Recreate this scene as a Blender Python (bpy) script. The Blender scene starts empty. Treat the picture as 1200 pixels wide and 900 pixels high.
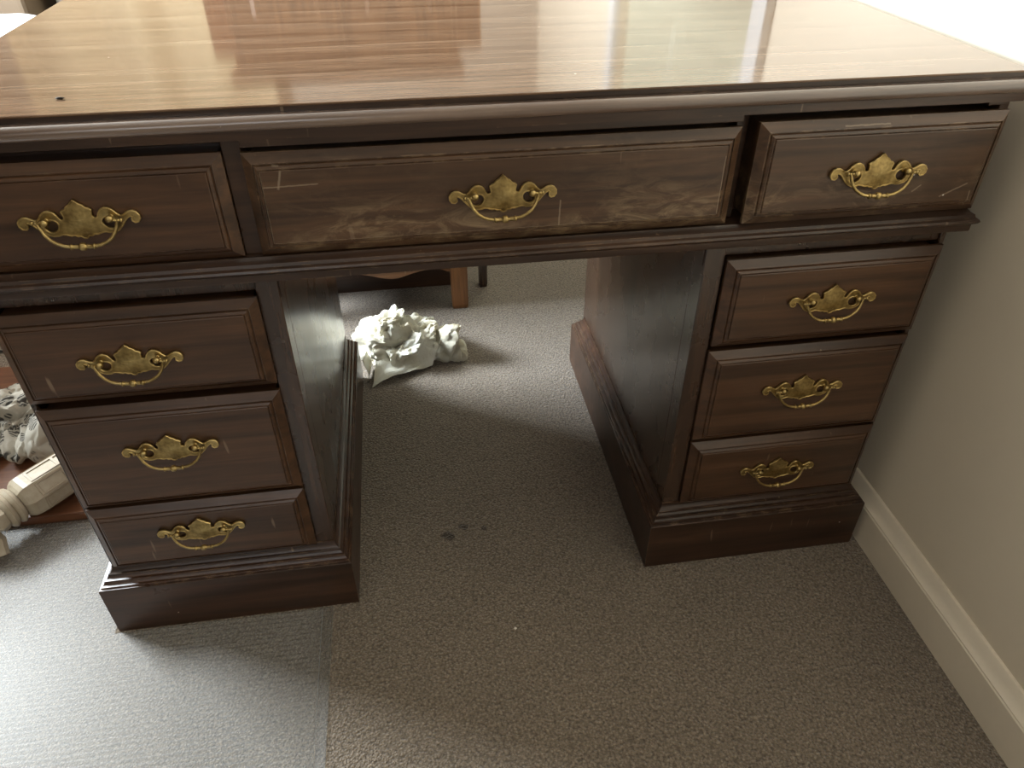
import bpy, bmesh, math, random
from mathutils import Vector, Matrix, noise
random.seed(7)
S = bpy.context.scene
COL = S.collection

# ------------------------------------------------------------------ camera
cd = bpy.data.cameras.new('camera')
cd.sensor_fit = 'HORIZONTAL'; cd.sensor_width = 36.0
cd.lens = 870.46 / 1200 * 36.0
cd.clip_start = 0.02
cam = bpy.data.objects.new('camera', cd); COL.objects.link(cam)
cam.location = (-0.1002, -0.7623, 1.0012)
cam.rotation_euler = (0.9183, 0.0016, -0.1474)
S.camera = cam

# ------------------------------------------------------------------ world
w = bpy.data.worlds.new('world'); S.world = w; w.use_nodes = True
bg = w.node_tree.nodes['Background']
bg.inputs[0].default_value = (0.80, 0.90, 1.0, 1); bg.inputs[1].default_value = 1.5

# ------------------------------------------------------------------ lights
def area(name, loc, rot, sx, sy, power, col):
    l = bpy.data.lights.new(name, 'AREA'); l.shape = 'RECTANGLE'
    l.size = sx; l.size_y = sy; l.energy = power; l.color = col
    o = bpy.data.objects.new(name, l); COL.objects.link(o)
    o.location = loc; o.rotation_euler = rot
    return o
# daylight entering through the window in the left wall (faces +x)
area('window_daylight', (-1.985, 1.15, 1.42), (0, -math.pi/2, 0), 0.98, 0.92, 300, (0.84, 0.93, 1.0))
# weak fill lamp added behind the camera, at an unseen made-up window
area('rear_fill_light', (-0.9, -2.385, 1.55), (math.pi/2, 0, 0), 1.14, 1.04, 4, (1.0, 0.93, 0.85))

S.view_settings.view_transform = 'Standard'
S.view_settings.look = 'None'
S.view_settings.exposure = 0.0
S.view_settings.gamma = 1.0
S.view_settings.use_curve_mapping = False

# ------------------------------------------------------------------ helpers
class MB:
    """collects shapes into ONE mesh"""
    def __init__(self): self.bm = bmesh.new()
    def box(self, x0, x1, y0, y1, z0, z1):
        v = [self.bm.verts.new((x, y, z)) for x in (x0, x1) for y in (y0, y1) for z in (z0, z1)]
        for f in ((0,1,3,2),(4,6,7,5),(0,4,5,1),(2,3,7,6),(0,2,6,4),(1,5,7,3)):
            self.bm.faces.new([v[i] for i in f])
        return self
    def rings(self, rings, cap0=True, cap1=True):
        rs = [[self.bm.verts.new(p) for p in r] for r in rings]
        n = len(rs[0])
        for a, b in zip(rs, rs[1:]):
            for i in range(n):
                self.bm.faces.new((a[i], a[(i+1) % n], b[(i+1) % n], b[i]))
        if cap0: self.bm.faces.new(list(reversed(rs[0])))
        if cap1: self.bm.faces.new(rs[-1])
        return self
    def rect_stack(self, x0, x1, y0, y1, prof):
        """prof: list of (inset, z)"""
        return self.rings([[(x0+i, y0+i, z), (x1-i, y0+i, z), (x1-i, y1-i, z), (x0+i, y1-i, z)] for i, z in prof])
    def extrude_x(self, x0, x1, prof):
        """closed profile of (y, z)"""
        return self.rings([[(x, y, z) for y, z in prof] for x in (x0, x1)])
    def extrude_y(self, y0, y1, prof):
        return self.rings([[(x, y, z) for x, z in prof] for y in (y0, y1)])
    def tube(self, pts, rad, n=8, cap=True):
        pts = [Vector(p) for p in pts]
        if not hasattr(rad, '__len__'): rad = [rad]*len(pts)
        rings = []; up = Vector((0.123, 0.98, 0.155)).normalized()
        for i, p in enumerate(pts):
            t = (pts[min(i+1, len(pts)-1)] - pts[max(i-1, 0)])
            t.normalize()
            a = up - t*up.dot(t)
            if a.length < 1e-3: a = Vector((1, 0, 0)) - t*t.x
            a.normalize(); b = t.cross(a); up = a
            rings.append([p + (a*math.cos(2*math.pi*k/n) + b*math.sin(2*math.pi*k/n))*rad[i] for k in range(n)])
        return self.rings(rings, cap, cap)
    def lathe(self, p0, axis, prof, n=12):
        """prof: (distance along axis, radius)"""
        axis = Vector(axis).normalized(); p0 = Vector(p0)
        a = axis.orthogonal().normalized(); b = axis.cross(a)
        return self.rings([[p0 + axis*d + (a*math.cos(2*math.pi*(k+.5)/n) + b*math.sin(2*math.pi*(k+.5)/n))*r for k in range(n)] for d, r in prof])
    def build(self, name, mat, parent=None, smooth=False, bevel=0.0, segs=2, angle=40):
        bm = self.bm
        bmesh.ops.recalc_face_normals(bm, faces=bm.faces)
        if bevel:
            es = [e for e in bm.edges if len(e.link_faces) == 2 and e.calc_face_angle(0) > math.radians(30)]
            bmesh.ops.bevel(bm, geom=es, offset=bevel, segments=segs, profile=0.6, affect='EDGES', clamp_overlap=True)
        me = bpy.data.meshes.new(name); bm.to_mesh(me); bm.free()
        return link(name, me, mat, parent, smooth, angle)

def link(name, me, mat, parent=None, smooth=False, angle=40):
    if mat and not me.materials: me.materials.append(mat)
    if smooth:
        for p in me.polygons: p.use_smooth = True
        me.set_sharp_from_angle(angle=math.radians(angle))
    o = bpy.data.objects.new(name, me); COL.objects.link(o)
    if parent: attach(o, parent)
    return o

WLOC = {}
def attach(o, parent):
    o.parent = parent
    o.matrix_parent_inverse = Matrix.Translation(WLOC.get(parent.name, Vector((0, 0, 0)))).inverted()

def thing(name, label, cat, loc=(0, 0, 0), group=None):
    o = bpy.data.objects.new(name, None); COL.objects.link(o)
    o.location = loc; o.empty_display_size = 0.05
    WLOC[o.name] = Vector(loc)
    return tag(o, label, cat, group)

def tag(o, label, cat, group=None):
    o['label'] = label; o['category'] = cat
    if group: o['group'] = group
    return o
def struct(o): o['kind'] = 'structure'; return o

# ------------------------------------------------------------------ materials
class NT:
    def __init__(self, name):
        self.m = bpy.data.materials.new(name); self.m.use_nodes = True
        self.t = self.m.node_tree; self.n = self.t.nodes; self.l = self.t.links
        self.p = self.n['Principled BSDF']
    def add(self, kind, **kw):
        nd = self.n.new(kind)
        for k, v in kw.items(): setattr(nd, k, v)
        return nd
    def put(self, sock, v):
        if isinstance(v, bpy.types.NodeSocket): self.l.new(v, sock)
        elif isinstance(v, (tuple, list)) and len(v) == 3 and sock.type == 'RGBA': sock.default_value = (*v, 1)
        else: sock.default_value = v
    def coords(self, scale=(1, 1, 1), loc=(0, 0, 0), kind='Object', rot=(0, 0, 0)):
        tc = self.add('ShaderNodeTexCoord'); mp = self.add('ShaderNodeMapping')
        self.l.new(tc.outputs[kind], mp.inputs[0])
        mp.inputs['Scale'].default_value = scale; mp.inputs['Location'].default_value = loc
        mp.inputs['Rotation'].default_value = rot
        return mp.outputs[0]
    def noise(self, co, scale=5, detail=4, rough=0.55, dist=0.0):
        nd = self.add('ShaderNodeTexNoise'); self.l.new(co, nd.inputs['Vector'])
        nd.inputs['Scale'].default_value = scale; nd.inputs['Detail'].default_value = detail
        nd.inputs['Roughness'].default_value = rough; nd.inputs['Distortion'].default_value = dist
        return nd.outputs[0]
    def ramp(self, v, stops, mode='LINEAR'):
        nd = self.add('ShaderNodeValToRGB'); self.l.new(v, nd.inputs[0]); cr = nd.color_ramp
        cr.interpolation = mode
        while len(cr.elements) < len(stops): cr.elements.new(0.5)
        for e, (p, c) in zip(cr.elements, stops):
            e.position = p; e.color = (*c, 1) if not isinstance(c, (int, float)) else (c, c, c, 1)
        return nd.outputs[0]
    def mix(self, fac, a, b, mode='MIX'):
        nd = self.add('ShaderNodeMix', data_type='RGBA', blend_type=mode)
        self.put(nd.inputs[0], fac); self.put(nd.inputs[6], a); self.put(nd.inputs[7], b)
        return nd.outputs[2]
    def math(self, op, a, b=0.0, clamp=False):
        nd = self.add('ShaderNodeMath', operation=op, use_clamp=clamp)
        self.put(nd.inputs[0], a); self.put(nd.inputs[1], b)
        return nd.outputs[0]
    def bump(self, h, strength=0.2, dist=0.002):
        nd = self.add('ShaderNodeBump'); self.l.new(h, nd.inputs['Height'])
        nd.inputs['Strength'].default_value = strength; nd.inputs['Distance'].default_value = dist
        self.l.new(nd.outputs[0], self.p.inputs['Normal'])
        return nd.outputs[0]
    def set(self, **kw):
        for k, v in kw.items(): self.put(self.p.inputs[k.replace('_', ' ')], v)
        return self.m

def wood(name, dark, mid, light, rough=0.3, axis='x', wear=0.5, scuff=0.0, specks=True, coat=0.0, spec=0.5, scratch=0.35, wth=0.56, crough=0.08, bmp=0.06, marks=()):
    t = NT(name)
    sc = {'x': (1.0, 16, 16), 'z': (16, 16, 1.0), 'y': (16, 1.0, 16)}[axis]
    co = t.coords(sc)
    g1 = t.noise(co, 2.6, 5, 0.62, 0.6)
    sc2 = tuple(s*4 if s > 1 else s*2.2 for s in sc)
    g2 = t.noise(t.coords(sc2), 3.0, 3, 0.6)
    base = t.ramp(g1, [(0.30, dark), (0.52, mid), (0.75, light)])
    fine = t.ramp(g2, [(0.3, 0.72), (0.6, 1.0)])
    base = t.mix(1.0, base, fine, 'MULTIPLY')
    oc = t.coords((1, 1, 1))
    # worn edges: bare wood where a real edge is, broken up by noise
    if wear > 0:
        bv = t.add('ShaderNodeBevel'); bv.samples = 4; bv.inputs['Radius'].default_value = 0.0022
        ge = t.add('ShaderNodeNewGeometry')
        dp = t.add('ShaderNodeVectorMath', operation='DOT_PRODUCT')
        t.l.new(bv.outputs[0], dp.inputs[0]); t.l.new(ge.outputs['Normal'], dp.inputs[1])
        e = t.math('SUBTRACT', 1.0, dp.outputs['Value'])
        e = t.ramp(e, [(0.04, 0.0), (0.22, 1.0)])
        nz = t.ramp(t.noise(oc, 42, 5, 0.7), [(wth, 0.0), (wth+.10, 1.0)])
        m = t.math('MULTIPLY', e, nz); m = t.math('MULTIPLY', m, wear)
        base = t.mix(m, base, (0.33, 0.22, 0.13))
    if scuff > 0:
        a = t.noise(t.coords((9, 9, 22)), 2.2, 6, 0.72, 1.2)
        msk = t.ramp(t.noise(t.coords((2.6, 2.6, 5.0), loc=(3.1, 0, 1.2)), 2.4, 2, 0.5), [(0.40, 0.0), (0.58, 1.0)])
        a = t.ramp(a, [(0.46, 0.0), (0.66, 1.0)])
        sx = t.add('ShaderNodeSeparateXYZ'); t.l.new(t.coords(), sx.inputs[0])
        low = t.ramp(t.math('MULTIPLY', t.math('SUBTRACT', sx.outputs[2], 0.60), 10.0), [(0.30, 1.0), (0.85, 0.10)])
        a = t.math('MULTIPLY', a, msk); a = t.math('MULTIPLY', t.math('MULTIPLY', a, low), scuff)
        base = t.mix(a, base, (0.30, 0.21, 0.12))
    # thin scratches
    vo = t.add('ShaderNodeTexNoise'); t.l.new(t.coords((70, 70, 9), rot=(0.2, 0.75, 0.3)), vo.inputs['Vector'])
    vo.inputs['Scale'].default_value = 1.6; vo.inputs['Detail'].default_value = 1
    s = t.ramp(vo.outputs[0], [(0.755, 0.0), (0.80, 1.0)])
    base = t.mix(t.math('MULTIPLY', s, scratch), base, (0.35, 0.26, 0.17))
    wob = None
    for (x0, z0, x1, z1, wd) in marks:      # long individual scratches
        if wob is None:
            nz = t.add('ShaderNodeTexNoise'); t.l.new(oc, nz.inputs['Vector']); nz.inputs['Scale'].default_value = 160
            wob = t.add('ShaderNodeVectorMath', operation='MULTIPLY_ADD'); t.l.new(nz.outputs['Color'], wob.inputs[0])
            wob.inputs[1].default_value = (.0016, 0, .0016)
            fl = t.add('ShaderNodeVectorMath', operation='MULTIPLY'); t.l.new(oc, fl.inputs[0]); fl.inputs[1].default_value = (1, 0, 1)
            t.l.new(fl.outputs[0], wob.inputs[2])
        A = Vector((x0+.0008, 0, z0+.0008)); D = Vector((x1-x0, 0, z1-z0))
        pa = t.add('ShaderNodeVectorMath', operation='SUBTRACT'); t.l.new(wob.outputs[0], pa.inputs[0]); pa.inputs[1].default_value = A
        dt = t.add('ShaderNodeVectorMath', operation='DOT_PRODUCT'); t.l.new(pa.outputs[0], dt.inputs[0]); dt.inputs[1].default_value = D/D.length_squared
        cl = t.math('MULTIPLY', dt.outputs['Value'], 1.0, True)
        scv = t.add('ShaderNodeVectorMath', operation='SCALE'); scv.inputs[0].default_value = D; t.l.new(cl, scv.inputs['Scale'])
        df = t.add('ShaderNodeVectorMath', operation='DISTANCE'); t.l.new(pa.outputs[0], df.inputs[0]); t.l.new(scv.outputs[0], df.inputs[1])
        m = t.ramp(t.math('DIVIDE', df.outputs['Value'], wd), [(0.3, 0.42), (1.0, 0.0)])
        base = t.mix(m, base, (0.38, 0.30, 0.21))
    if specks:
        vr = t.add('ShaderNodeTexVoronoi'); t.l.new(oc, vr.inputs['Vector']); vr.inputs['Scale'].default_value = 34
        d = t.ramp(vr.outputs['Distance'], [(0.030, 1.0), (0.045, 0.0)])
        sel = t.ramp(vr.outputs['Color'], [(0.74, 0.0), (0.76, 1.0)])
        base = t.mix(t.math('MULTIPLY', d, sel), base, (0.75, 0.70, 0.62))
    r = t.ramp(t.noise(oc, 9, 4, 0.6), [(0.3, rough*0.9), (0.7, rough*1.2)])
    if bmp: t.bump(g2, bmp, 0.001)
    return t.set(Base_Color=base, Roughness=r, Coat_Weight=coat, Coat_Roughness=crough, Specular_IOR_Level=spec)

MAHOG_X = wood('mahogany_stain_horizontal', (0.022, 0.011, 0.0065), (0.047, 0.023, 0.013), (0.085, 0.042, 0.022), 0.30, 'x')
MAHOG_Z = wood('mahogany_stain_vertical', (0.024, 0.012, 0.007), (0.046, 0.023, 0.013), (0.075, 0.038, 0.021), 0.26, 'z', wear=0.4, scratch=0.0, coat=0.6, crough=0.24, bmp=0.0)
MAHOG_Y = wood('mahogany_stain_plinth', (0.022, 0.011, 0.0065), (0.045, 0.021, 0.012), (0.080, 0.038, 0.020), 0.30, 'x', wear=1.0, wth=0.49)
DRAWER = wood('mahogany_drawer_face', (0.032, 0.0145, 0.007), (0.072, 0.034, 0.0165), (0.125, 0.060, 0.028), 0.33, 'x', wear=0.35)
DRAWER_W = wood('mahogany_drawer_face_scuffed', (0.032, 0.0155, 0.008), (0.072, 0.036, 0.0175), (0.132, 0.067, 0.032), 0.34, 'x', wear=0.8, scuff=0.85, wth=0.50, scratch=0.2, marks=(
    (.5312, .6379, .5614, .6521, .0014), (.5688, .6420, .5711, .6221, .0011), (.4926, .6468, .5011, .6537, .0013), (.3889, .7269, .4419, .7271, .0010),
    (-.2282, .7107, -.2334, .6926, .0016), (-.2486, .6945, -.1927, .6957, .0010), (.0679, .6606, .0671, .6298, .0012), (-.2298, .7162, -.2357, .7165, .0010),
    (-.2492, .6315, -.2492, .7100, .0007), (-.2480, .6306, .2540, .6306, .0006), (.2545, .6320, .2545, .7000, .0006)))
WAIST = wood('mahogany_waist_worn', (0.022, 0.011, 0.0065), (0.045, 0.022, 0.012), (0.080, 0.040, 0.021), 0.32, 'x', wear=1.0, wth=0.52)

EDGE = wood('mahogany_edge_worn', (0.075, 0.046, 0.034), (0.140, 0.092, 0.070), (0.230, 0.160, 0.120), 0.22, 'x', wear=1.0, coat=1.0, crough=0.16)

def desktop_mat():
    t = NT('desktop_veneer')
    wv = t.add('ShaderNodeTexWave', wave_type='BANDS', bands_direction='Y', wave_profile='SAW')
    t.l.new(t.coords((0.22, 1.0, 1.0)), wv.inputs['Vector'])
    wv.inputs['Scale'].default_value = 5.0; wv.inputs['Distortion'].default_value = 5.5
    wv.inputs['Detail'].default_value = 2.0; wv.inputs['Detail Scale'].default_value = 1.1
    g = t.noise(t.coords((1.2, 34, 1)), 3.0, 5, 0.65, 0.5)
    gg = t.mix(0.18, g, wv.outputs[1])
    base = t.ramp(gg, [(0.25, (0.108, 0.059, 0.034)), (0.5, (0.165, 0.099, 0.060)), (0.75, (0.230, 0.153, 0.101))])
    pr = t.ramp(t.noise(t.coords((5, 160, 1)), 3.0, 2, 0.5), [(0.35, 0.66), (0.55, 1.0)])
    base = t.mix(1.0, base, pr, 'MULTIPLY')
    vr = t.add('ShaderNodeTexVoronoi'); t.l.new(t.coords(), vr.inputs['Vector']); vr.inputs['Scale'].default_value = 26
    d = t.ramp(vr.outputs['Distance'], [(0.028, 1.0), (0.040, 0.0)])
    sel = t.ramp(vr.outputs['Color'], [(0.72, 0.0), (0.74, 1.0)])
    base = t.mix(t.math('MULTIPLY', d, sel), base, (0.6, 0.5, 0.4))
    t.bump(pr, 0.02, 0.0003)
    r = t.ramp(t.noise(t.coords(), 5, 4, 0.6), [(0.3, 0.07), (0.7, 0.13)])
    return t.set(Base_Color=base, Roughness=r, Specular_IOR_Level=0.30)
DESKTOP = desktop_mat()

def brass_mat(name, k):
    t = NT(name)
    n = t.noise(t.coords((1, 1, 1)), 60, 4, 0.6)
    c = t.ramp(n, [(0.3, (0.22*k, 0.15*k, 0.06*k)), (0.55, (0.44*k, 0.32*k, 0.13*k)), (0.75, (0.55*k, 0.42*k, 0.19*k))])
    patina = t.ramp(t.noise(t.coords(), 220, 2, 0.5), [(0.3, 0.75), (0.6, 1.0)])  # fine random patina from noise
    return t.set(Base_Color=t.mix(1.0, c, patina, 'MULTIPLY'), Metallic=1.0, Roughness=0.36)
BRASS = brass_mat('aged_brass', 1.0)
BRASS_RIM = brass_mat('rubbed_brass_rim', 1.35)
BRASS_FACE = brass_mat('tarnished_brass_face', 1.0)

def plain(name, col, rough=0.6, var=0.08, scale=8, bump=0.0, spec=0.5):
    t = NT(name)
    n = t.noise(t.coords(), scale, 5, 0.6)
    lo = tuple(c*(1-var) for c in col); hi = tuple(min(1, c*(1+var)) for c in col)
    if bump: t.bump(t.noise(t.coords(), scale*18, 3, 0.6), bump, 0.002)
    return t.set(Base_Color=t.ramp(n, [(0.3, lo), (0.7, hi)]), Roughness=rough, Specular_IOR_Level=spec)

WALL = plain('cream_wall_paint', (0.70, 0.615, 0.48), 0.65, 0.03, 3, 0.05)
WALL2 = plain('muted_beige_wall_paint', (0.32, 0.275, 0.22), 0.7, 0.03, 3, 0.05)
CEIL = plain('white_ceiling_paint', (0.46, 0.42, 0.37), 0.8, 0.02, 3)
TRIM = plain('cream_gloss_trim', (0.74, 0.655, 0.52), 0.38, 0.04, 12)
WHITE = plain('white_gloss_paint', (0.66, 0.66, 0.64), 0.4, 0.02, 6)

def carpet_mat():
    t = NT('loop_pile_carpet')
    co = t.coords()
    vr = t.add('ShaderNodeTexVoronoi'); t.l.new(co, vr.inputs['Vector']); vr.inputs['Scale'].default_value = 300
    h = t.ramp(vr.outputs['Distance'], [(0.0, 1.0), (0.75, 0.0)])
    n = t.noise(co, 230, 3, 0.7)
    patch = t.noise(co, 3.0, 4, 0.6)
    c = t.ramp(n, [(0.33, (0.125, 0.096, 0.070)), (0.52, (0.27, 0.214, 0.158)), (0.70, (0.44, 0.365, 0.285))])
    c = t.mix(1.0, c, t.ramp(vr.outputs['Distance'], [(0.1, 1.0), (0.8, 0.55)]), 'MULTIPLY')
    c = t.mix(1.0, c, t.ramp(patch, [(0.3, (0.86, 0.85, 0.83)), (0.7, (1.08, 1.06, 1.02))]), 'MULTIPLY')
    # old spill marks between the pedestals
    wob = t.noise(co, 70, 3, 0.6)
    for x, y, r in ((-0.056, 0.134, 0.008), (-0.088, 0.118, 0.011), (-0.079, 0.114, 0.007), (-0.02, 0.125, 0.006)):
        gm = t.add('ShaderNodeVectorMath', operation='DISTANCE'); t.l.new(co, gm.inputs[0]); gm.inputs[1].default_value = (x, y, 0)
        d = t.math('ADD', gm.outputs['Value'], t.math('MULTIPLY', t.math('SUBTRACT', wob, 0.5), 0.02))
        m = t.ramp(t.math('DIVIDE', d, r), [(0.55, 0.85), (1.0, 0.0)])
        c = t.mix(m, c, (0.03, 0.02, 0.012))
    hb = t.math('ADD', t.math('MULTIPLY', h, 0.7), n)
    t.bump(hb, 0.9, 0.004)
    return t.set(Base_Color=c, Roughness=0.95, Specular_IOR_Level=0.15, Sheen_Weight=0.35, Sheen_Roughness=0.5)
CARPET = carpet_mat()

def mat_mat():
    t = NT('clear_ribbed_vinyl')
    lw0 = t.add('ShaderNodeLayerWeight'); lw = t.math('ADD', t.math('MULTIPLY', t.math('POWER', lw0.outputs['Facing'], 5.0), 0.95), 0.05)
    tr = t.add('ShaderNodeBsdfTransparent'); tr.inputs[0].default_value = (0.92, 0.91, 0.89, 1)
    gl = t.add('ShaderNodeBsdfGlossy'); gl.inputs['Roughness'].default_value = 0.38
    di = t.add('ShaderNodeBsdfDiffuse'); di.inputs[0].default_value = (0.66, 0.72, 0.76, 1)
    m1 = t.add('ShaderNodeMixShader'); m1.inputs[0].default_value = 0.05
    t.l.new(tr.outputs[0], m1.inputs[1]); t.l.new(di.outputs[0], m1.inputs[2])
    m2 = t.add('ShaderNodeMixShader'); t.l.new(lw, m2.inputs[0])
    t.l.new(m1.outputs[0], m2.inputs[1]); t.l.new(gl.outputs[0], m2.inputs[2])
    t.l.new(m2.outputs[0], t.n['Material Output'].inputs[0])
    return t.m
VINYL = mat_mat()

# ------------------------------------------------------------------ setting
XR = 0.637; XL = -2.0; YF = -2.4; YB = 3.3; ZC = 2.55
struct(MB().box(XL-.1, XR+.1, YF-.1, YB+.1, -.08, 0).build('floor', CARPET))
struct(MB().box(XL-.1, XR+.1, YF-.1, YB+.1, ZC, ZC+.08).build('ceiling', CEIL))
# right wall with a doorway beyond the desk
DY0, DY1, DZ = 0.795, 1.825, 2.03
struct(MB().box(XR, XR+.1, YF-.1, DY0, 0, ZC).box(XR, XR+.1, DY1, YB+.1, 0, ZC).box(XR, XR+.1, DY0, DY1, DZ, ZC).build('wall_right', WALL))
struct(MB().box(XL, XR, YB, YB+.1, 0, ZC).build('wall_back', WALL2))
# left wall with window opening
WY0, WY1, WZ0, WZ1 = 0.65, 1.65, 0.89, 1.95
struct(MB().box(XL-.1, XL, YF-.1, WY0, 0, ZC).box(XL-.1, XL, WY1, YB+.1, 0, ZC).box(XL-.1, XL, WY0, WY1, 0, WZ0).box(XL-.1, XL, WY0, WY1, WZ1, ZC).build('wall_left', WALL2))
# wall behind the camera with an opening made for the added fill lamp
FX0, FX1, FZ0, FZ1 = -1.47, -0.33, 1.03, 2.07
struct(MB().box(XL, FX0, YF-.1, YF, 0, ZC).box(FX1, XR, YF-.1, YF, 0, ZC).box(FX0, FX1, YF-.1, YF, 0, FZ0).box(FX0, FX1, YF-.1, YF, FZ1, ZC).build('wall_front', WALL2))
def glass():
    t = NT('window_glass'); return t.set(Base_Color=(1, 1, 1), Roughness=0.0, Transmission_Weight=1.0, IOR=1.45)
GLASS = glass()
def window(n, horiz, a0, a1, z0, z1, plane):
    f = MB()
    def b(p0, p1, q0, q1, d0, d1):
        if horiz: f.box(p0, p1, plane-d1, plane-d0, q0, q1)
        else: f.box(plane-d1, plane-d0, p0, p1, q0, q1)
    for p0, p1, q0, q1 in ((a0, a0+.05, z0, z1), (a1-.05, a1, z0, z1), (a0+.05, a1-.05, z0, z0+.05), (a0+.05, a1-.05, z1-.05, z1)):
        b(p0, p1, q0, q1, 0.02, 0.09)
    root = struct(f.build('window_%d' % n, WHITE))
    f = MB(); b((a0+a1)/2-.02, (a0+a1)/2+.02, z0+.05, z1-.05, 0.03, 0.08); f.build('mullion', WHITE, root)
    for s0, s1 in ((a0+.05, (a0+a1)/2-.02), ((a0+a1)/2+.02, a1-.05)):
        f = MB(); b(s0, s1, z0+.05, z1-.05, 0.05, 0.056); f.build('pane', GLASS, root)
window(1, False, WY0, WY1, WZ0, WZ1, XL)
window(2, True, FX0, FX1, FZ0, FZ1, YF)  # made-up window framing the fill lamp
# doorway in the right wall: casing and pale panelled leaf
f = MB(); cz = 0.062
for y0, y1, z0, z1 in ((DY0-cz, DY0, 0, DZ+cz), (DY1, DY1+cz, 0, DZ+cz), (DY0, DY1, DZ, DZ+cz)):
    f.box(XR-.02, XR+.0, y0, y1, z0, z1)
struct(f.build('trim_1', WHITE, bevel=0.003))
DOORM = plain('pale_door_paint', (0.44, 0.44, 0.33), 0.45, 0.03, 4)
door = struct(MB().box(XR+.03, XR+.07, DY0+.003, DY1-.003, .006, DZ-.003).build('door_1', DOORM))
for y0, y1 in ((DY0+.12, 1.27), (1.35, DY1-.12)):
    for z0, z1 in ((.2, .85), (1.0, 1.85)):
        MB().rings([[(XR+.0299, y0+i, z0+i), (XR+.0299-h, y0+i, z0+i)][0:0] or
                    [(XR+.0299-h, y0+i, z0+i), (XR+.0299-h, y1-i, z0+i), (XR+.0299-h, y1-i, z1-i), (XR+.0299-h, y0+i, z1-i)]
                    for i, h in ((0, 0), (.02, .008), (.05, .008))]).build('door_panel', DOORM, door)
# skirting boards
BBP = [(0, 0), (0, .068), (.0015, .070), (.0015, .072), (.006, .076), (.011, .083), (.013, .090), (.0155, .0935), (.02, .094), (.02, 0)]
struct(MB().extrude_y(YF, DY0-cz-.0005, [(XR-.0202+a, z) for a, z in BBP]).extrude_y(DY1+cz+.0005, YB, [(XR-.0202+a, z) for a, z in BBP]).build('baseboard_right', TRIM, smooth=True, angle=25))
struct(MB().rings([[(x, YB-.0202+a, z) for a, z in BBP] for x in (XL, XR-.022)]).build('baseboard_back', TRIM))

# ------------------------------------------------------------------ desk
desk = thing('kneehole_desk', 'dark mahogany-stained kneehole desk with brass bail pulls standing beside cream wall', 'desk', (0, 0.3, 0))
HT = 0.776
MB().box(-.603, .603, .0125, .620, .7737, HT).build('desktop', DESKTOP, desk, bevel=.0006, segs=1)
# moulded edge below the top
def arc(cy, cz, r, a0, a1, n):
    return [(cy + r*math.cos(math.radians(a0+(a1-a0)*i/n)), cz + r*math.sin(math.radians(a0+(a1-a0)*i/n))) for i in range(n+1)]
prof = [(.040, .7685), (.0140, .7685)] + arc(.0085, .7607, .0078, 80, 280, 14) + [(.0140, .7527), (.040, .7527)]
MB().extrude_x(-.603, .603, prof).build('edge_moulding', EDGE, desk, smooth=True, angle=35)
MB().box(-.603, .603, .0140, .619, .7687, .7735).box(-.603, .603, .0405, .619, .7528, .7686).box(-.603, .603, .0105, .619, .7430, .7525).build('top_frame', MAHOG_X, desk)
# upper case: open-fronted carcass with stiles, recesses behind the drawers
XU = .597; FY = .022
MB().box(-XU, XU, .055, .610, .6122, .7428).box(-XU, -XU+.012, FY, .055, .6122, .7428).box(XU-.012, XU, FY, .055, .6122, .7428)\
    .box(-.285, -.266, FY, .055, .6122, .7428).box(.2735, .2875, FY+.012, .055, .6122, .7428)\
    .box(-XU+.012, XU-.012, FY+.006, .055, .736, .7428).build('upper_case', MAHOG_X, desk, bevel=.0008, segs=1)
MB().box(-.2655, .273, .0165, .0275, .7335, .7428).build('top_rail', MAHOG_X, desk, bevel=.0012)
MB().box(.566, .590, .0165, .0275, .7375, .7428).build('rail_block', MAHOG_X, desk, bevel=.001)
# waist moulding all round
MB().rect_stack(-.602, .602, 0, .612, [(.018, .5840), (.0065, .5845), (.0060, .5860), (.0060, .5935), (.0015, .5965), (.0, .5990), (.0012, .6015), (.0048, .6030), (.0060, .6068), (.0100, .6085), (.0135, .6120), (.020, .6122)])\
    .build('waist_moulding', WAIST, desk, smooth=True, angle=28)

PLP = [(0, 0.001), (0, .0965), (.0008, .0980), (.0030, .0988), (.0034, .1015), (.0062, .1025), (.0085, .1055), (.0090, .1085), (.0120, .1095), (.0145, .1125), (.0150, .1155), (.0175, .1165), (.0200, .1195), (.0212, .1240), (.0215, .1285)]
for s in (-1, 1):
    def X(a, b): return (s*a, s*b) if s > 0 else (s*b, s*a)
    x0, x1 = X(.236, .602)
    MB().rect_stack(x0, x1, 0, .607, PLP).build('plinth', MAHOG_Y, desk, smooth=True, angle=28)
    b = MB()
    a0, a1 = X(.2585, .5805)
    b.box(a0, a1, .055, .592, .1286, .5839)
    q = X(.2585, .2845); b.box(q[0], q[1], FY, .055, .1286, .5839)
    q = X(.5735, .5805); b.box(q[0], q[1], FY, .055, .1286, .5839)
    q = X(.2845, .5735); b.box(q[0], q[1], FY+.004, .055, .5640, .5839)
    ped = b.build('pedestal', MAHOG_Z, desk, bevel=.0010, segs=1)
    q = X(.2568, .2584); MB().box(q[0], q[1], .026, .066, .5520, .5839).build('corner_block', MAHOG_Z, ped, bevel=.0004, segs=1)

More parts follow.
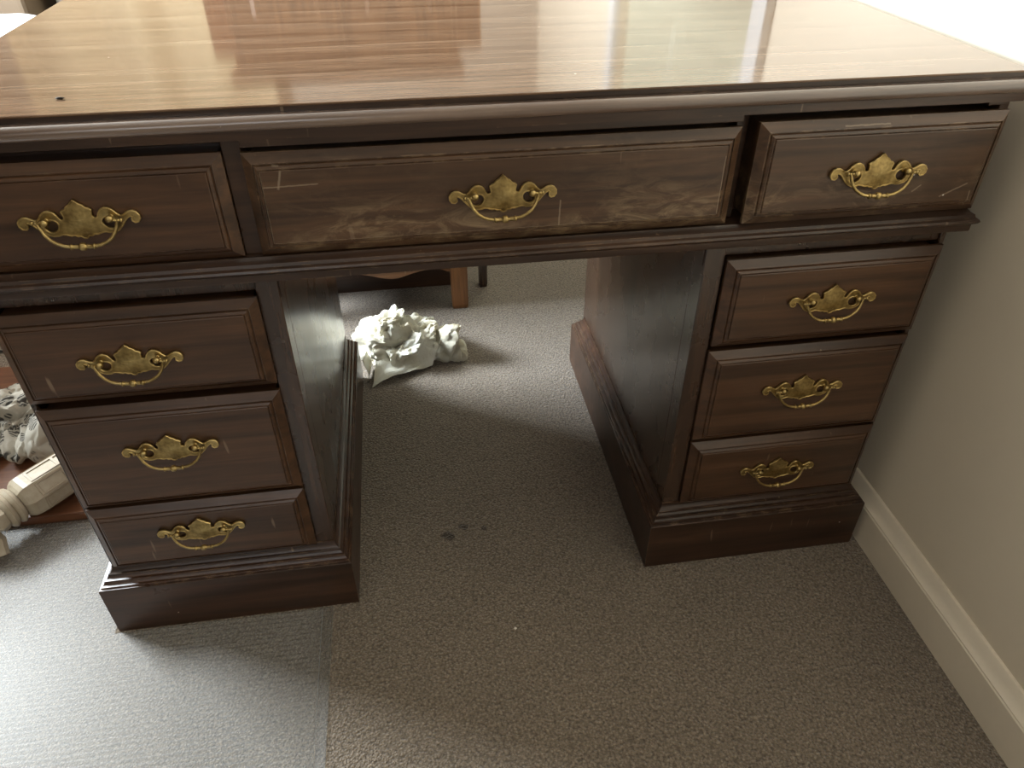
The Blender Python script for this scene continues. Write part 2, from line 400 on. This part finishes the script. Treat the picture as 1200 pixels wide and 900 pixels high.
# drawers ------------------------------------------------------------
def drawer_face(x0, x1, z0, z1, yb, mat, pull=0.0):
    """raised and fielded front: chamfer, groove, bead, field"""
    P = [(0, .0), (0, -.0045), (.0098, -.0118), (.0104, -.0102), (.0114, -.0102), (.0124, -.0124), (.0150, -.0142), (.0157, -.0142), (.0161, -.0132), (.0166, -.0150), (.0174, -.0155)]
    b = MB()
    y = yb - pull
    b.rings([[(x0+i, y+h, z0+i), (x1-i, y+h, z0+i), (x1-i, y+h, z1-i), (x0+i, y+h, z1-i)] for i, h in P], cap0=True)
    b.box(x0+.007, x1-.007, y, .0545, z0+.004, z1-.006)
    return b.build('drawer', mat, desk), y + P[-1][1]

# handle meshes (local: x across, y out of the drawer towards -y, z up), metres
def bat_plate():
    half = [(0,22.5),(2.5,20.5),(4,18.5),(7.5,16.5),(9.5,13.8),(12.5,12.8),(14.5,11.2),(13.6,8),(13.2,5),(14.5,2.8),(17,2.2),(19,4),(20.5,7.5),(23,10.8),(27,12.6),(31,12),(34.5,9.5),(37.5,5.5),(40.5,3.2),(43,3.4),(46,5.2),(49,7),(53,7.4),(56.5,5.8),(58.8,2.5),(58.8,-1.5),(56.5,-4.6),(53,-5.2),(50.8,-3.2),(51,-.6),(52.2,1),(50,2),(47,.6),(44.5,-2),(42,-5),(39,-8.5),(35,-12),(30,-14.2),(25,-14.2),(21,-13),(17.5,-13.6),(13,-15.2),(9.5,-14.8),(7,-16.4),(4,-16.2),(2,-18.2),(0,-18.8)]
    out = half + [(-x, z) for x, z in reversed(half[1:-1])]
    hole = []
    for k in range(20):
        a = 2*math.pi*k/20
        hole.append((28.2 + 7.2*math.cos(a) - 1.2*math.sin(a), -3.6 + 7.0*math.sin(a)))
    def curve(name, fill, ext, bev):
        cu = bpy.data.curves.new(name, 'CURVE'); cu.dimensions = '2D' if fill else '3D'
        if fill: cu.fill_mode = 'BOTH'
        for loop in (out, hole, [(-x, z) for x, z in hole]):
            sp = cu.splines.new('POLY'); sp.points.add(len(loop)-1); sp.use_cyclic_u = True
            for p, (x, z) in zip(sp.points, loop): p.co = (x*.001, z*.001, 0, 1)
        cu.extrude = ext; cu.bevel_depth = bev; cu.bevel_resolution = 1
        ob = bpy.data.objects.new(name, cu); COL.objects.link(ob)
        me = bpy.data.meshes.new_from_object(ob.evaluated_get(bpy.context.evaluated_depsgraph_get()))
        bpy.data.objects.remove(ob); return me
    bpy.context.view_layer.update()
    m1 = curve('plate_fill', True, .0012, .0007); 
    m2 = curve('plate_rim', False, 0, .00105)
    bm = bmesh.new(); bm.from_mesh(m1)
    for v in bm.verts: v.co = (v.co.x, -v.co.z - .0022, v.co.y)
    bmesh.ops.triangulate(bm, faces=bm.faces)
    for lim in (.006, .004):
        es = [e for e in bm.edges if e.calc_length() > lim and len(e.link_faces) == 2]
        bmesh.ops.subdivide_edges(bm, edges=es, cuts=1)
        bmesh.ops.triangulate(bm, faces=bm.faces)
    for v in bm.verts:      # the shield bulges a little towards the middle
        q = (v.co.x/.0190)**2 + ((v.co.z-.002)/.0190)**2
        if q < 1 and v.co.y < -.0035: v.co.y -= .0022*(1-q)**2
    n0 = len(bm.verts); f0 = len(bm.faces)
    bm.from_mesh(m2); bm.verts.ensure_lookup_table(); bm.faces.ensure_lookup_table()
    for k, f in enumerate(bm.faces): f.material_index = 0 if k < f0 else 1
    for v in bm.verts[n0:]: v.co = (v.co.x, -v.co.z - .0038, v.co.y)
    bmesh.ops.recalc_face_normals(bm, faces=bm.faces)
    me = bpy.data.meshes.new('backplate'); bm.to_mesh(me); bm.free()
    for p in me.polygons: p.use_smooth = True
    me.set_sharp_from_angle(angle=math.radians(35)); me.materials.append(BRASS_FACE); me.materials.append(BRASS_RIM)
    return me
PLATE = bat_plate()
def mesh_of(mb, name):
    bm = mb.bm; bmesh.ops.recalc_face_normals(bm, faces=bm.faces)
    me = bpy.data.meshes.new(name); bm.to_mesh(me); bm.free()
    for p in me.polygons: p.use_smooth = True
    me.materials.append(BRASS); return me
POST = mesh_of(MB().lathe((0, 0, 0), (0, -1, 0), [(0, .0040), (.0035, .0038), (.0042, .0024), (.0080, .0024), (.0086, .0036), (.0105, .0041), (.0125, .0034), (.0135, .0014)], 14), 'post')
b = MB()
hp = [(41.0, 2.2), (39.2, 2.0), (38.0, .6), (36.8, -3.5), (34.2, -9.6), (29.8, -15.4), (24.0, -19.4), (18.0, -21.8), (12.0, -22.8), (6, -23.2), (0, -23.3)]
pts = hp + [(-x, z) for x, z in reversed(hp[:-1])]
def yy(z): return -.0105 - .0045*min(1, max(0, -z/22.0))
b.tube([(x*.001, yy(z), z*.001) for x, z in pts], [.0022, .0017, .0017] + [.00185]*(len(pts)-6) + [.0017, .0017, .0022], 8)
for s in (-1, 1):
    b.tube([(s*.0410, yy(0), .0022), (s*.0420, yy(0), .0022), (s*.0434, yy(0), .0022), (s*.0442, yy(0), .0022)], [.0012, .0026, .0026, .0008], 8)
    b.tube([(s*.0385, yy(0), .0016), (s*.0310, yy(0), .0030)], .0016, 8)
beads = [(-12.5, 1.9), (-12, 3.2), (-10.4, 3.2), (-9.8, 2.1), (-6.5, 2.4), (-4.5, 2.1), (-3.4, 2.2), (-2.8, 3.6), (-1.6, 4.2), (1.6, 4.2), (2.8, 3.6), (3.4, 2.2), (4.5, 2.1), (6.5, 2.4), (9.8, 2.1), (10.4, 3.2), (12, 3.2), (12.5, 1.9)]
b.lathe((0, yy(-22), -.0231), (1, 0, 0), [(d*.001, r*.001) for d, r in beads], 12)
BAIL = mesh_of(b, 'bail_pull')

def handle(dr, x, y, z, roll=0.0, swing=0.0, lean=0.0):
    q = Matrix.Rotation(roll, 3, 'Y')
    for name, me, off in (('backplate', PLATE, (0, -.0002, 0)), ('post', POST, (.0315, -.0003, .003)), ('post', POST, (-.0315, -.0003, .003)), ('bail_pull', BAIL, (0, 0, 0))):
        o = bpy.data.objects.new(name, me); COL.objects.link(o)
        o.location = Vector((x, y, z)) + q @ Vector(off)
        o.rotation_euler = (swing if name == 'bail_pull' else 0, roll + (lean if name == 'bail_pull' else 0), 0)
        o.parent = dr

R = math.radians
specs = [  # x0, x1, z0, z1, handle x, handle z, material, pull, roll, lean
    (-.5795, -.2850, .6135, .7305, -.4352, .6722, DRAWER, .000, R(-.6), R(2.0)),
    (-.2660, .2725, .6135, .7285, .0030, .6720, DRAWER_W, .000, R(-.3), R(-1.0)),
    (.2905, .5900, .6140, .7340, .4395, .6735, DRAWER_W, .006, R(.5), R(1.2)),
    (-.5745, -.2835, .4370, .5610, -.4378, .4970, DRAWER, .002, R(-.4), R(1.5)),
    (-.5745, -.2835, .2545, .4245, -.4305, .3568, DRAWER, .000, R(-1.0), R(.8)),
    (-.5745, -.2835, .1305, .2490, -.4305, .2027, DRAWER, .000, R(-.8), R(.5)),
    (.2855, .5760, .4330, .5625, .4334, .5010, DRAWER, .001, R(.3), R(-1.5)),
    (.2845, .5755, .2640, .4240, .4286, .3559, DRAWER, .000, R(.5), R(-.5)),
    (.2845, .5755, .1305, .2590, .4263, .1990, DRAWER, .000, R(.4), R(-.4)),
]
for x0, x1, z0, z1, hx, hz, m, pull, roll, lean in specs:
    dr, y = drawer_face(x0, x1, z0, z1, .0205, m, pull)
    handle(dr, hx, y, hz, roll, R(-2), lean)

# ------------------------------------------------------------------ chair mat (clear ribbed vinyl), notched round the desk
def chair_mat():
    bm = bmesh.new()
    step = .00425; yn = -.004
    ks = range(-int(1.25/step), int(.25/step)+1)      # rows of ribs running along x; the sheet is cut out round the plinth
    rows = []
    for k in ks:
        y = yn + k*step; z = .0030 if k % 2 == 0 else .0050
        rows.append((k, [bm.verts.new((x, y, z)) for x in ((-1.45, -.608, -.293) if k <= 0 else (-1.45, -.608))]))
    top = []
    for (ka, A), (kb, B) in zip(rows, rows[1:]):
        top.append(bm.faces.new((A[0], A[1], B[1], B[0])))
        if kb <= 0: top.append(bm.faces.new((A[1], A[2], B[2], B[1])))
    for v in [g for g in bmesh.ops.extrude_face_region(bm, geom=top, use_keep_orig=True)['geom'] if isinstance(g, bmesh.types.BMVert)]: v.co.z = .001
    for x0, x1, y0, y1 in ((-.2929, -.277, -1.25, -.004),):
        vs = [bm.verts.new((x, y, z)) for x in (x0, x1) for y in (y0, y1) for z in (.001, .0034)]
        for f in ((0,1,3,2),(4,6,7,5),(0,4,5,1),(2,3,7,6),(0,2,6,4),(1,5,7,3)): bm.faces.new([vs[i] for i in f])
    bmesh.ops.recalc_face_normals(bm, faces=bm.faces)
    me = bpy.data.meshes.new('chair_mat'); bm.to_mesh(me); bm.free()
    return link('chair_mat', me, VINYL)
tag(chair_mat(), 'clear ribbed plastic chair mat lying on the carpet before the left pedestal', 'floor mat')

# ------------------------------------------------------------------ crumpled things
def crumple(bm, folds, amp, seed, lo, hi):
    rnd = random.Random(seed)
    for k in range(folds):
        n = Vector((rnd.gauss(0, 1), rnd.gauss(0, 1), rnd.gauss(0, 1))).normalized()
        d = Vector((rnd.gauss(0, 1), rnd.gauss(0, 1), rnd.gauss(0, 1))).normalized()
        fr = lo + (hi-lo)*(k/folds)**1.4; ph = rnd.random()
        a = amp*(lo/fr)**1.1
        for v in bm.verts:
            t = (v.co.dot(n)*fr + ph) % 1.0
            v.co += d*(a*(abs(t-.5)*2-.5))

def heap(name, mat, blobs, sub, folds, amp, seed, lo=7, hi=55, floor=0.002):
    bm = bmesh.new()
    for c, r in blobs:
        m = Matrix.Translation(c) @ Matrix.Diagonal((*r, 1))
        bmesh.ops.create_icosphere(bm, subdivisions=sub, radius=1.0, matrix=m)
    crumple(bm, folds, amp, seed, lo, hi)
    for v in bm.verts:
        if v.co.z < floor: v.co.z = floor + (v.co.z-floor)*0.02 if v.co.z > floor-.02 else floor - .0004
    me = bpy.data.meshes.new(name); bm.to_mesh(me); bm.free()
    return link(name, me, mat)

def paper_mat():
    t = NT('crumpled_cream_paper')
    n = t.noise(t.coords(), 11, 4, 0.6)
    c = t.ramp(n, [(0.35, (0.44, 0.39, 0.28)), (0.55, (0.56, 0.54, 0.45)), (0.75, (0.60, 0.60, 0.56))])
    t.bump(t.noise(t.coords(), 90, 4, 0.7, 1.0), 0.5, 0.004)
    return t.set(Base_Color=c, Roughness=0.55, Subsurface_Weight=0.12, Subsurface_Radius=(.01, .008, .005), Subsurface_Scale=0.5)
PAPER = paper_mat()
pp = thing('crumpled_paper', 'crumpled ball of cream wrapping paper on the carpet under the desk', 'paper', (-.13, .68, 0))
def nvec(p):
    return Vector((noise.noise(p), noise.noise(p + Vector((17.3, 5.1, 9.7))), noise.noise(p + Vector((3.9, 23.4, 31.2)))))

def wad(name, mat, blobs, sub, seed, floor=.002, amp=1.0):
    """crumpled sheet: puffed pockets between sharp creases"""
    bm = bmesh.new(); off = Vector((seed*3.1, seed*1.7, seed*.9))
    for c, r in blobs:
        g = bmesh.ops.create_icosphere(bm, subdivisions=sub, radius=1.0)['verts']
        for v in g:
            d = v.co.copy(); p = Vector((d.x*r[0], d.y*r[1], d.z*r[2])) + Vector(c)
            n = Vector((d.x/r[0], d.y/r[1], d.z/r[2])).normalized()
            q = p*13 + off
            q += nvec(p*9 + off)*.9
            a = abs(noise.noise(q)); b2 = 1 - abs(noise.noise(q*2.1 + off)); c2 = abs(noise.noise(q*4.7))
            c3 = 1 - abs(noise.noise(q*9.5))
            h = .060*a + .030*(b2-.7) + .016*c2 + .006*c3 - .022
            t = nvec(q*1.6)*.020
            v.co = p + (n*h + t)*amp
    for v in bm.verts:
        if v.co.z < floor: v.co.z = floor + max(v.co.z-floor, -.02)*.03
    zf = min(v.co.z for v in bm.verts)
    for v in bm.verts: v.co.z += floor - zf
    me = bpy.data.meshes.new(name); bm.to_mesh(me); bm.free()
    return link(name, me, mat, None, True, 38)
o = wad('paper_ball', PAPER, [((-.140, .690, .030), (.082, .078, .058)), ((-.075, .685, .022), (.070, .050, .045)), ((-.160, .700, .068), (.040, .040, .040))], 6, 4)
attach(o, pp)
def sheet(name, mat, parent, fn, nu, nv, thick=.0012):
    bm = bmesh.new()
    g = [[bm.verts.new(fn(i/nu, j/nv)) for j in range(nv+1)] for i in range(nu+1)]
    for i in range(nu):
        for j in range(nv): bm.faces.new((g[i][j], g[i+1][j], g[i+1][j+1], g[i][j+1]))
    bmesh.ops.recalc_face_normals(bm, faces=bm.faces)
    bmesh.ops.solidify(bm, geom=bm.faces[:], thickness=thick)
    me = bpy.data.meshes.new(name); bm.to_mesh(me); bm.free()
    o = link(name, me, mat)
    if parent: attach(o, parent)
    return o
def flap(u, v):
    x = -.215 + .135*u + .02*v; y = .560 + .085*v + .05*u*(1-v)*1.2
    z = .006 + .045*v**1.3 + .012*math.sin(u*7+v*3)*(.3+v) + .012*(1-abs(2*u-1))
    z += .006*noise.noise(Vector((u*5, v*4, 2.0)))
    return (x, y, max(z, .004))
sheet('paper_flap', PAPER, pp, flap, 22, 14)
def strip(u, v):
    return (-.226 + .006*u + .004*math.sin(v*5), .585 + .05*u, .004 + .060*v - .01*u*v)
sheet('paper_strip', PAPER, pp, strip, 6, 8)

# ------------------------------------------------------------------ slim cabinet behind the desk
OAK = wood('orange_brown_wood', (0.16, 0.065, 0.022), (0.26, 0.115, 0.042), (0.36, 0.175, 0.07), 0.35, 'z', wear=0.3, specks=False)
OAKX = wood('orange_brown_wood_across', (0.15, 0.062, 0.022), (0.24, 0.105, 0.040), (0.34, 0.165, 0.066), 0.35, 'x', wear=0.3, specks=False)
cab = thing('slim_cabinet', 'orange-brown wooden cabinet with scalloped apron standing behind the desk', 'cabinet', (-.2, .93, 0))
MB().box(-.415, .029, .868, 1.300, .140, .960).build('body', OAKX, cab, bevel=.002)
for x0, x1 in ((.0292, .0885), (-.474, -.4152)): MB().box(x0, x1, .9665, .990, .20, .955).build('side_frame', OAK, cab, bevel=.002)
MB().box(-.43, .040, .855, 1.31, .9601, .983).build('top', OAKX, cab, bevel=.004)
MB().box(-.474, .030, .992, 1.003, .001, .1398).build('shade_panel', MAHOG_X, cab)  # dark sheet added to block light under the body and stand for shade
for x0, x1 in ((-.405, -.197), (-.189, .019)):
    d = MB().box(x0, x1, .859, .8678, .155, .950).build('door', OAK, cab, bevel=.002)
    MB().rings([[(x0+.04+i, .8589-h, .20+i), (x1-.04-i, .8589-h, .20+i), (x1-.04-i, .8589-h, .86-i), (x0+.04+i, .8589-h, .86-i)] for i, h in ((0, 0), (.008, .005), (.02, .005))]).build('door_panel', OAK, d)
    kx = x1-.018 if x1 < 0 else x0+.018
    MB().lathe((kx, .859, .55), (0, -1, 0), [(0, .006), (.01, .005), (.013, .011), (.02, .011), (.024, .006)]).build('knob', BRASS, d, smooth=True)
for x0 in (-.012, -.415):
    MB().box(x0, x0+.04, 1.255, 1.295, .0, .1399).build('back_leg', OAK, cab, bevel=.002)
for x0, x1 in ((-.014, .029), (-.415, -.372)):
    MB().rings([[(x0+i, .866+i, z), (x1-i, .866+i, z), (x1-i, .906-i, z), (x0+i, .906-i, z)] for i, z in ((.003, 0), (.001, .01), (0, .1399))]).build('leg', OAK, cab, bevel=.002)
for x0 in (.0665, -.474):
    MB().rings([[(x0+i, .9665+i, z), (x0+.022-i, .9665+i, z), (x0+.022-i, .990, z), (x0+i, .990, z)] for i, z in ((.002, 0), (0, .01), (0, .1998))]).build('rear_leg', MAHOG_Z, cab)  # dark wood puts the shade on these legs into their colour
ap = []
for k in range(41):
    x = -.372 + (.358)*k/40; u = (x+.193)/.179
    ap.append((x, .118 - .020*math.exp(-((x+.155)/.055)**2) - .012*math.exp(-((abs(u)-1)/.10)**2)))
b = MB(); b.rings([[(x, .872, z), (x, .884, z), (x, .884, .1399), (x, .872, .1399)] for x, z in ap]); b.build('apron', OAKX, cab)

# ------------------------------------------------------------------ things left of the desk
REDWOOD = wood('red_brown_board', (0.09, 0.032, 0.015), (0.16, 0.062, 0.028), (0.22, 0.095, 0.045), 0.35, 'x', wear=0.6, specks=False)
tag(MB().box(-1.12, -.715, .250, .74, .001, .021).build('wooden_board', REDWOOD, bevel=.003), 'red-brown wooden board lying on the floor beside the left pedestal', 'board')

CREAM = plain('cream_carved_wood', (0.62, 0.53, 0.38), 0.45, 0.12, 20, 0.06)
def antique():
    t = NT('antiqued_cream_paint')
    bv = t.add('ShaderNodeBevel'); bv.samples = 4; bv.inputs['Radius'].default_value = 0.004
    ge = t.add('ShaderNodeNewGeometry'); dp = t.add('ShaderNodeVectorMath', operation='DOT_PRODUCT')
    t.l.new(bv.outputs[0], dp.inputs[0]); t.l.new(ge.outputs['Normal'], dp.inputs[1])
    e = t.ramp(t.math('SUBTRACT', 1.0, dp.outputs['Value']), [(0.02, 0.0), (0.20, 0.75)])
    n = t.noise(t.coords(), 40, 5, 0.7)
    c = t.ramp(n, [(0.3, (0.33, 0.27, 0.185)), (0.7, (0.43, 0.37, 0.275))])
    c = t.mix(t.math('MULTIPLY', e, t.ramp(n, [(.35, .4), (.6, 1.0)])), c, (0.16, 0.10, 0.05))
    return t.set(Base_Color=c, Roughness=0.42)
ANT = antique()
post = thing('carved_post', 'cream octagonal carved furniture post lying across the red-brown board', 'furniture leg', (-.79, .27, 0))
ax = Vector((-.66, -.75, -.02)).normalized(); p0 = Vector((-.721, .350, .0665))
L = lambda d: d
blk = [(0, .034), (.004, .039), (.118, .041), (.126, .040), (.133, .035), (.138, .028)]
MB().lathe(p0, ax, blk, 8).build('octagonal_block', ANT, post)
# raised borders framing each of the eight panels
a_ = ax.orthogonal().normalized(); b_ = ax.cross(a_)
def face_pt(k, d, s, r):   # point on face k, distance d along the axis, s across (-1..1)
    an0 = 2*math.pi*(k+.5)/8; an1 = 2*math.pi*(k+1.5)/8
    q0 = a_*math.cos(an0) + b_*math.sin(an0); q1 = a_*math.cos(an1) + b_*math.sin(an1)
    return p0 + ax*d + (q0*(1-s)/2 + q1*(1+s)/2)*r
for k in range(8):
    b = MB()
    for d0, d1, s0, s1 in ((.012, .110, -.80, -.62), (.012, .110, .62, .80), (.012, .017, -.62, .62), (.105, .110, -.62, .62), (.058, .063, -.62, .62)):
        b.rings([[face_pt(k, d0, s0, r), face_pt(k, d1, s0, r), face_pt(k, d1, s1, r), face_pt(k, d0, s1, r)] for r in (.0392, .0420)])
    b.build('panel_border', ANT, post)
MB().lathe(p0 + ax*.1385, ax, [(0, .027), (.004, .033), (.008, .035), (.012, .033), (.015, .029), (.018, .033), (.022, .035), (.026, .032), (.029, .027)], 20).build('turned_collar', ANT, post, smooth=True, angle=50)
p1 = p0 + ax*.168
b = MB()
e = Vector((-.830, .172, .0130))
b.tube([p1, p1+ax*.016, p1+ax*.030+Vector((0, 0, -.006)), p1+ax*.036+Vector((.002, -.010, -.022)), e+Vector((-.006, .012, .018)), e+Vector((0, 0, .001))], [.028, .032, .031, .025, .017, .0120], 8)
b.build('foot', ANT, post)
b = MB()
b.lathe(p0+ax*-.006, ax, [(0, .024), (.0058, .033)], 8); b.build('broken_end', REDWOOD, post)

def print_mat():
    t = NT('leaf_printed_cloth')
    vr = t.add('ShaderNodeTexVoronoi'); t.l.new(t.coords((1, .62, 1)), vr.inputs['Vector']); vr.inputs['Scale'].default_value = 40
    leaf = t.ramp(vr.outputs['Distance'], [(0.40, 1.0), (0.47, 0.0)])
    wv = t.add('ShaderNodeTexWave'); t.l.new(t.coords((1, 1, 1), rot=(.3, .2, .8)), wv.inputs['Vector']); wv.inputs['Scale'].default_value = 70; wv.inputs['Distortion'].default_value = 2
    vein = t.ramp(wv.outputs[1], [(0.35, 0.25), (0.6, 1.0)])
    m = t.math('MULTIPLY', leaf, vein)
    c = t.mix(m, (0.36, 0.335, 0.28), (0.05, 0.046, 0.04))
    return t.set(Base_Color=c, Roughness=0.85, Specular_IOR_Level=0.2)
PRINT = print_mat()
o = wad('printed_cloth', PRINT, [((-.935, .50, .045), (.080, .090, .055)), ((-.865, .44, .042), (.055, .055, .030))], 6, 9, floor=.0218, amp=.8)
tag(o, 'ivory cloth printed with grey leaves, heaped on the red-brown board', 'cloth')
CORD = plain('black_rubber', (0.02, 0.02, 0.02), 0.5)
b = MB(); b.tube([(-1.16+.045*k, .82 - .008*k + .03*math.sin(k*.9), .0035) for k in range(9)], .003, 6)
tag(b.build('cable', CORD, smooth=True), 'thin black cable lying on the carpet behind the printed cloth', 'cable')

# bed and boxes far left
SHEET = plain('white_bed_sheet', (0.86, 0.87, 0.86), 0.85, 0.02, 6, 0.1)
bed = thing('bed', 'low bed with white sheet standing left of the desk by the window', 'bed', (-1.57, 1.25, 0))
b = MB(); 
def rrect(x0, x1, y0, y1, r, i, z):
    pts = []
    for cx, cy, a in ((x1-r, y1-r, 0), (x0+r, y1-r, 90), (x0+r, y0+r, 180), (x1-r, y0+r, 270)):
        for k in range(9):
            t = math.radians(a + k*11.25); pts.append((cx + (r-i)*math.cos(t), cy + (r-i)*math.sin(t), z))
    return pts
b.rings([rrect(-1.95, -1.17, .36, 2.115, .13, i, z) for i, z in ((.05, .20), (.012, .215), (.0, .25), (.0, .45), (.008, .475), (.025, .492), (.05, .50))])
b.build('mattress', SHEET, bed, smooth=True, angle=60)
MB().box(-1.93, -1.23, .42, 2.05, .10, .1995).build('bed_base', OAKX, bed, bevel=.005)
for x in (-1.88, -1.29):
    for y in (.47, 2.00): MB().box(x-.03, x+.03, y-.03, y+.03, 0, .0995).build('leg', OAK, bed)
TAN = plain('tan_card', (0.13, 0.09, 0.055), 0.8, 0.06, 5)
tag(MB().box(-1.95, -1.31, 2.19, 2.65, 0, .60).build('storage_box', TAN, bevel=.02, segs=3), 'tan box standing on the floor behind the white bed', 'box')
GREYB = plain('grey_brown_fabric', (0.20, 0.17, 0.145), 0.8, 0.08, 12, 0.1)
tr = thing('trunk', 'grey-brown trunk with dark corners standing right of the tan box', 'trunk', (-1.0, 2.6, 0))
MB().box(-1.26, -.70, 2.32, 2.80, .0, .52).build('body', GREYB, tr, bevel=.012)
MB().box(-1.27, -.69, 2.31, 2.81, .5201, .60).build('lid', GREYB, tr, bevel=.012)
for x in (-1.275, -.73): MB().box(x, x+.045, 2.305, 2.35, .5205, .606).build('corner_cap', CORD, tr, bevel=.003)

# warm curtain hanging at the back wall
CURT = plain('yellow_curtain_cloth', (0.44, 0.35, 0.21), 0.9, 0.05, 3)
def curt(u, v):
    x = -1.85 + 1.15*u
    return (x, 3.2 + .03*math.sin(u*22) + .008*math.sin(u*31+1), .03 + 2.2*v)
c = sheet('curtain', CURT, None, curt, 150, 1, .002)
tag(c, 'yellow curtain hanging in folds at the far back wall', 'curtain')

# ------------------------------------------------------------------ small bits
def crumb(name, label, cat, loc, r, col, seed, flat=.5):
    bm = bmesh.new(); bmesh.ops.create_icosphere(bm, subdivisions=2, radius=1)
    rnd = random.Random(seed)
    for v in bm.verts:
        v.co *= 1 + .35*noise.noise(v.co*1.7 + Vector((seed, 0, 0)))
        v.co = Vector((v.co.x*r[0], v.co.y*r[1], v.co.z*r[2]))
    zmin = min(v.co.z for v in bm.verts)
    for v in bm.verts: v.co.z -= zmin
    me = bpy.data.meshes.new(name); bm.to_mesh(me); bm.free()
    o = link(name, me, plain(name + '_colour', col, .8)); o.location = loc
    return tag(o, label, cat)
crumb('crumb', 'tiny white crumb on the open carpet before the desk', 'crumb', (0.004, -.086, .0005), (.0022, .0018, .0015), (.85, .82, .75), 1)
crumb('wood_chip', 'small dark chip on the desktop near its front left edge', 'chip', (-.437, .063, .7760), (.0045, .0016, .0012), (.02, .015, .01), 2)
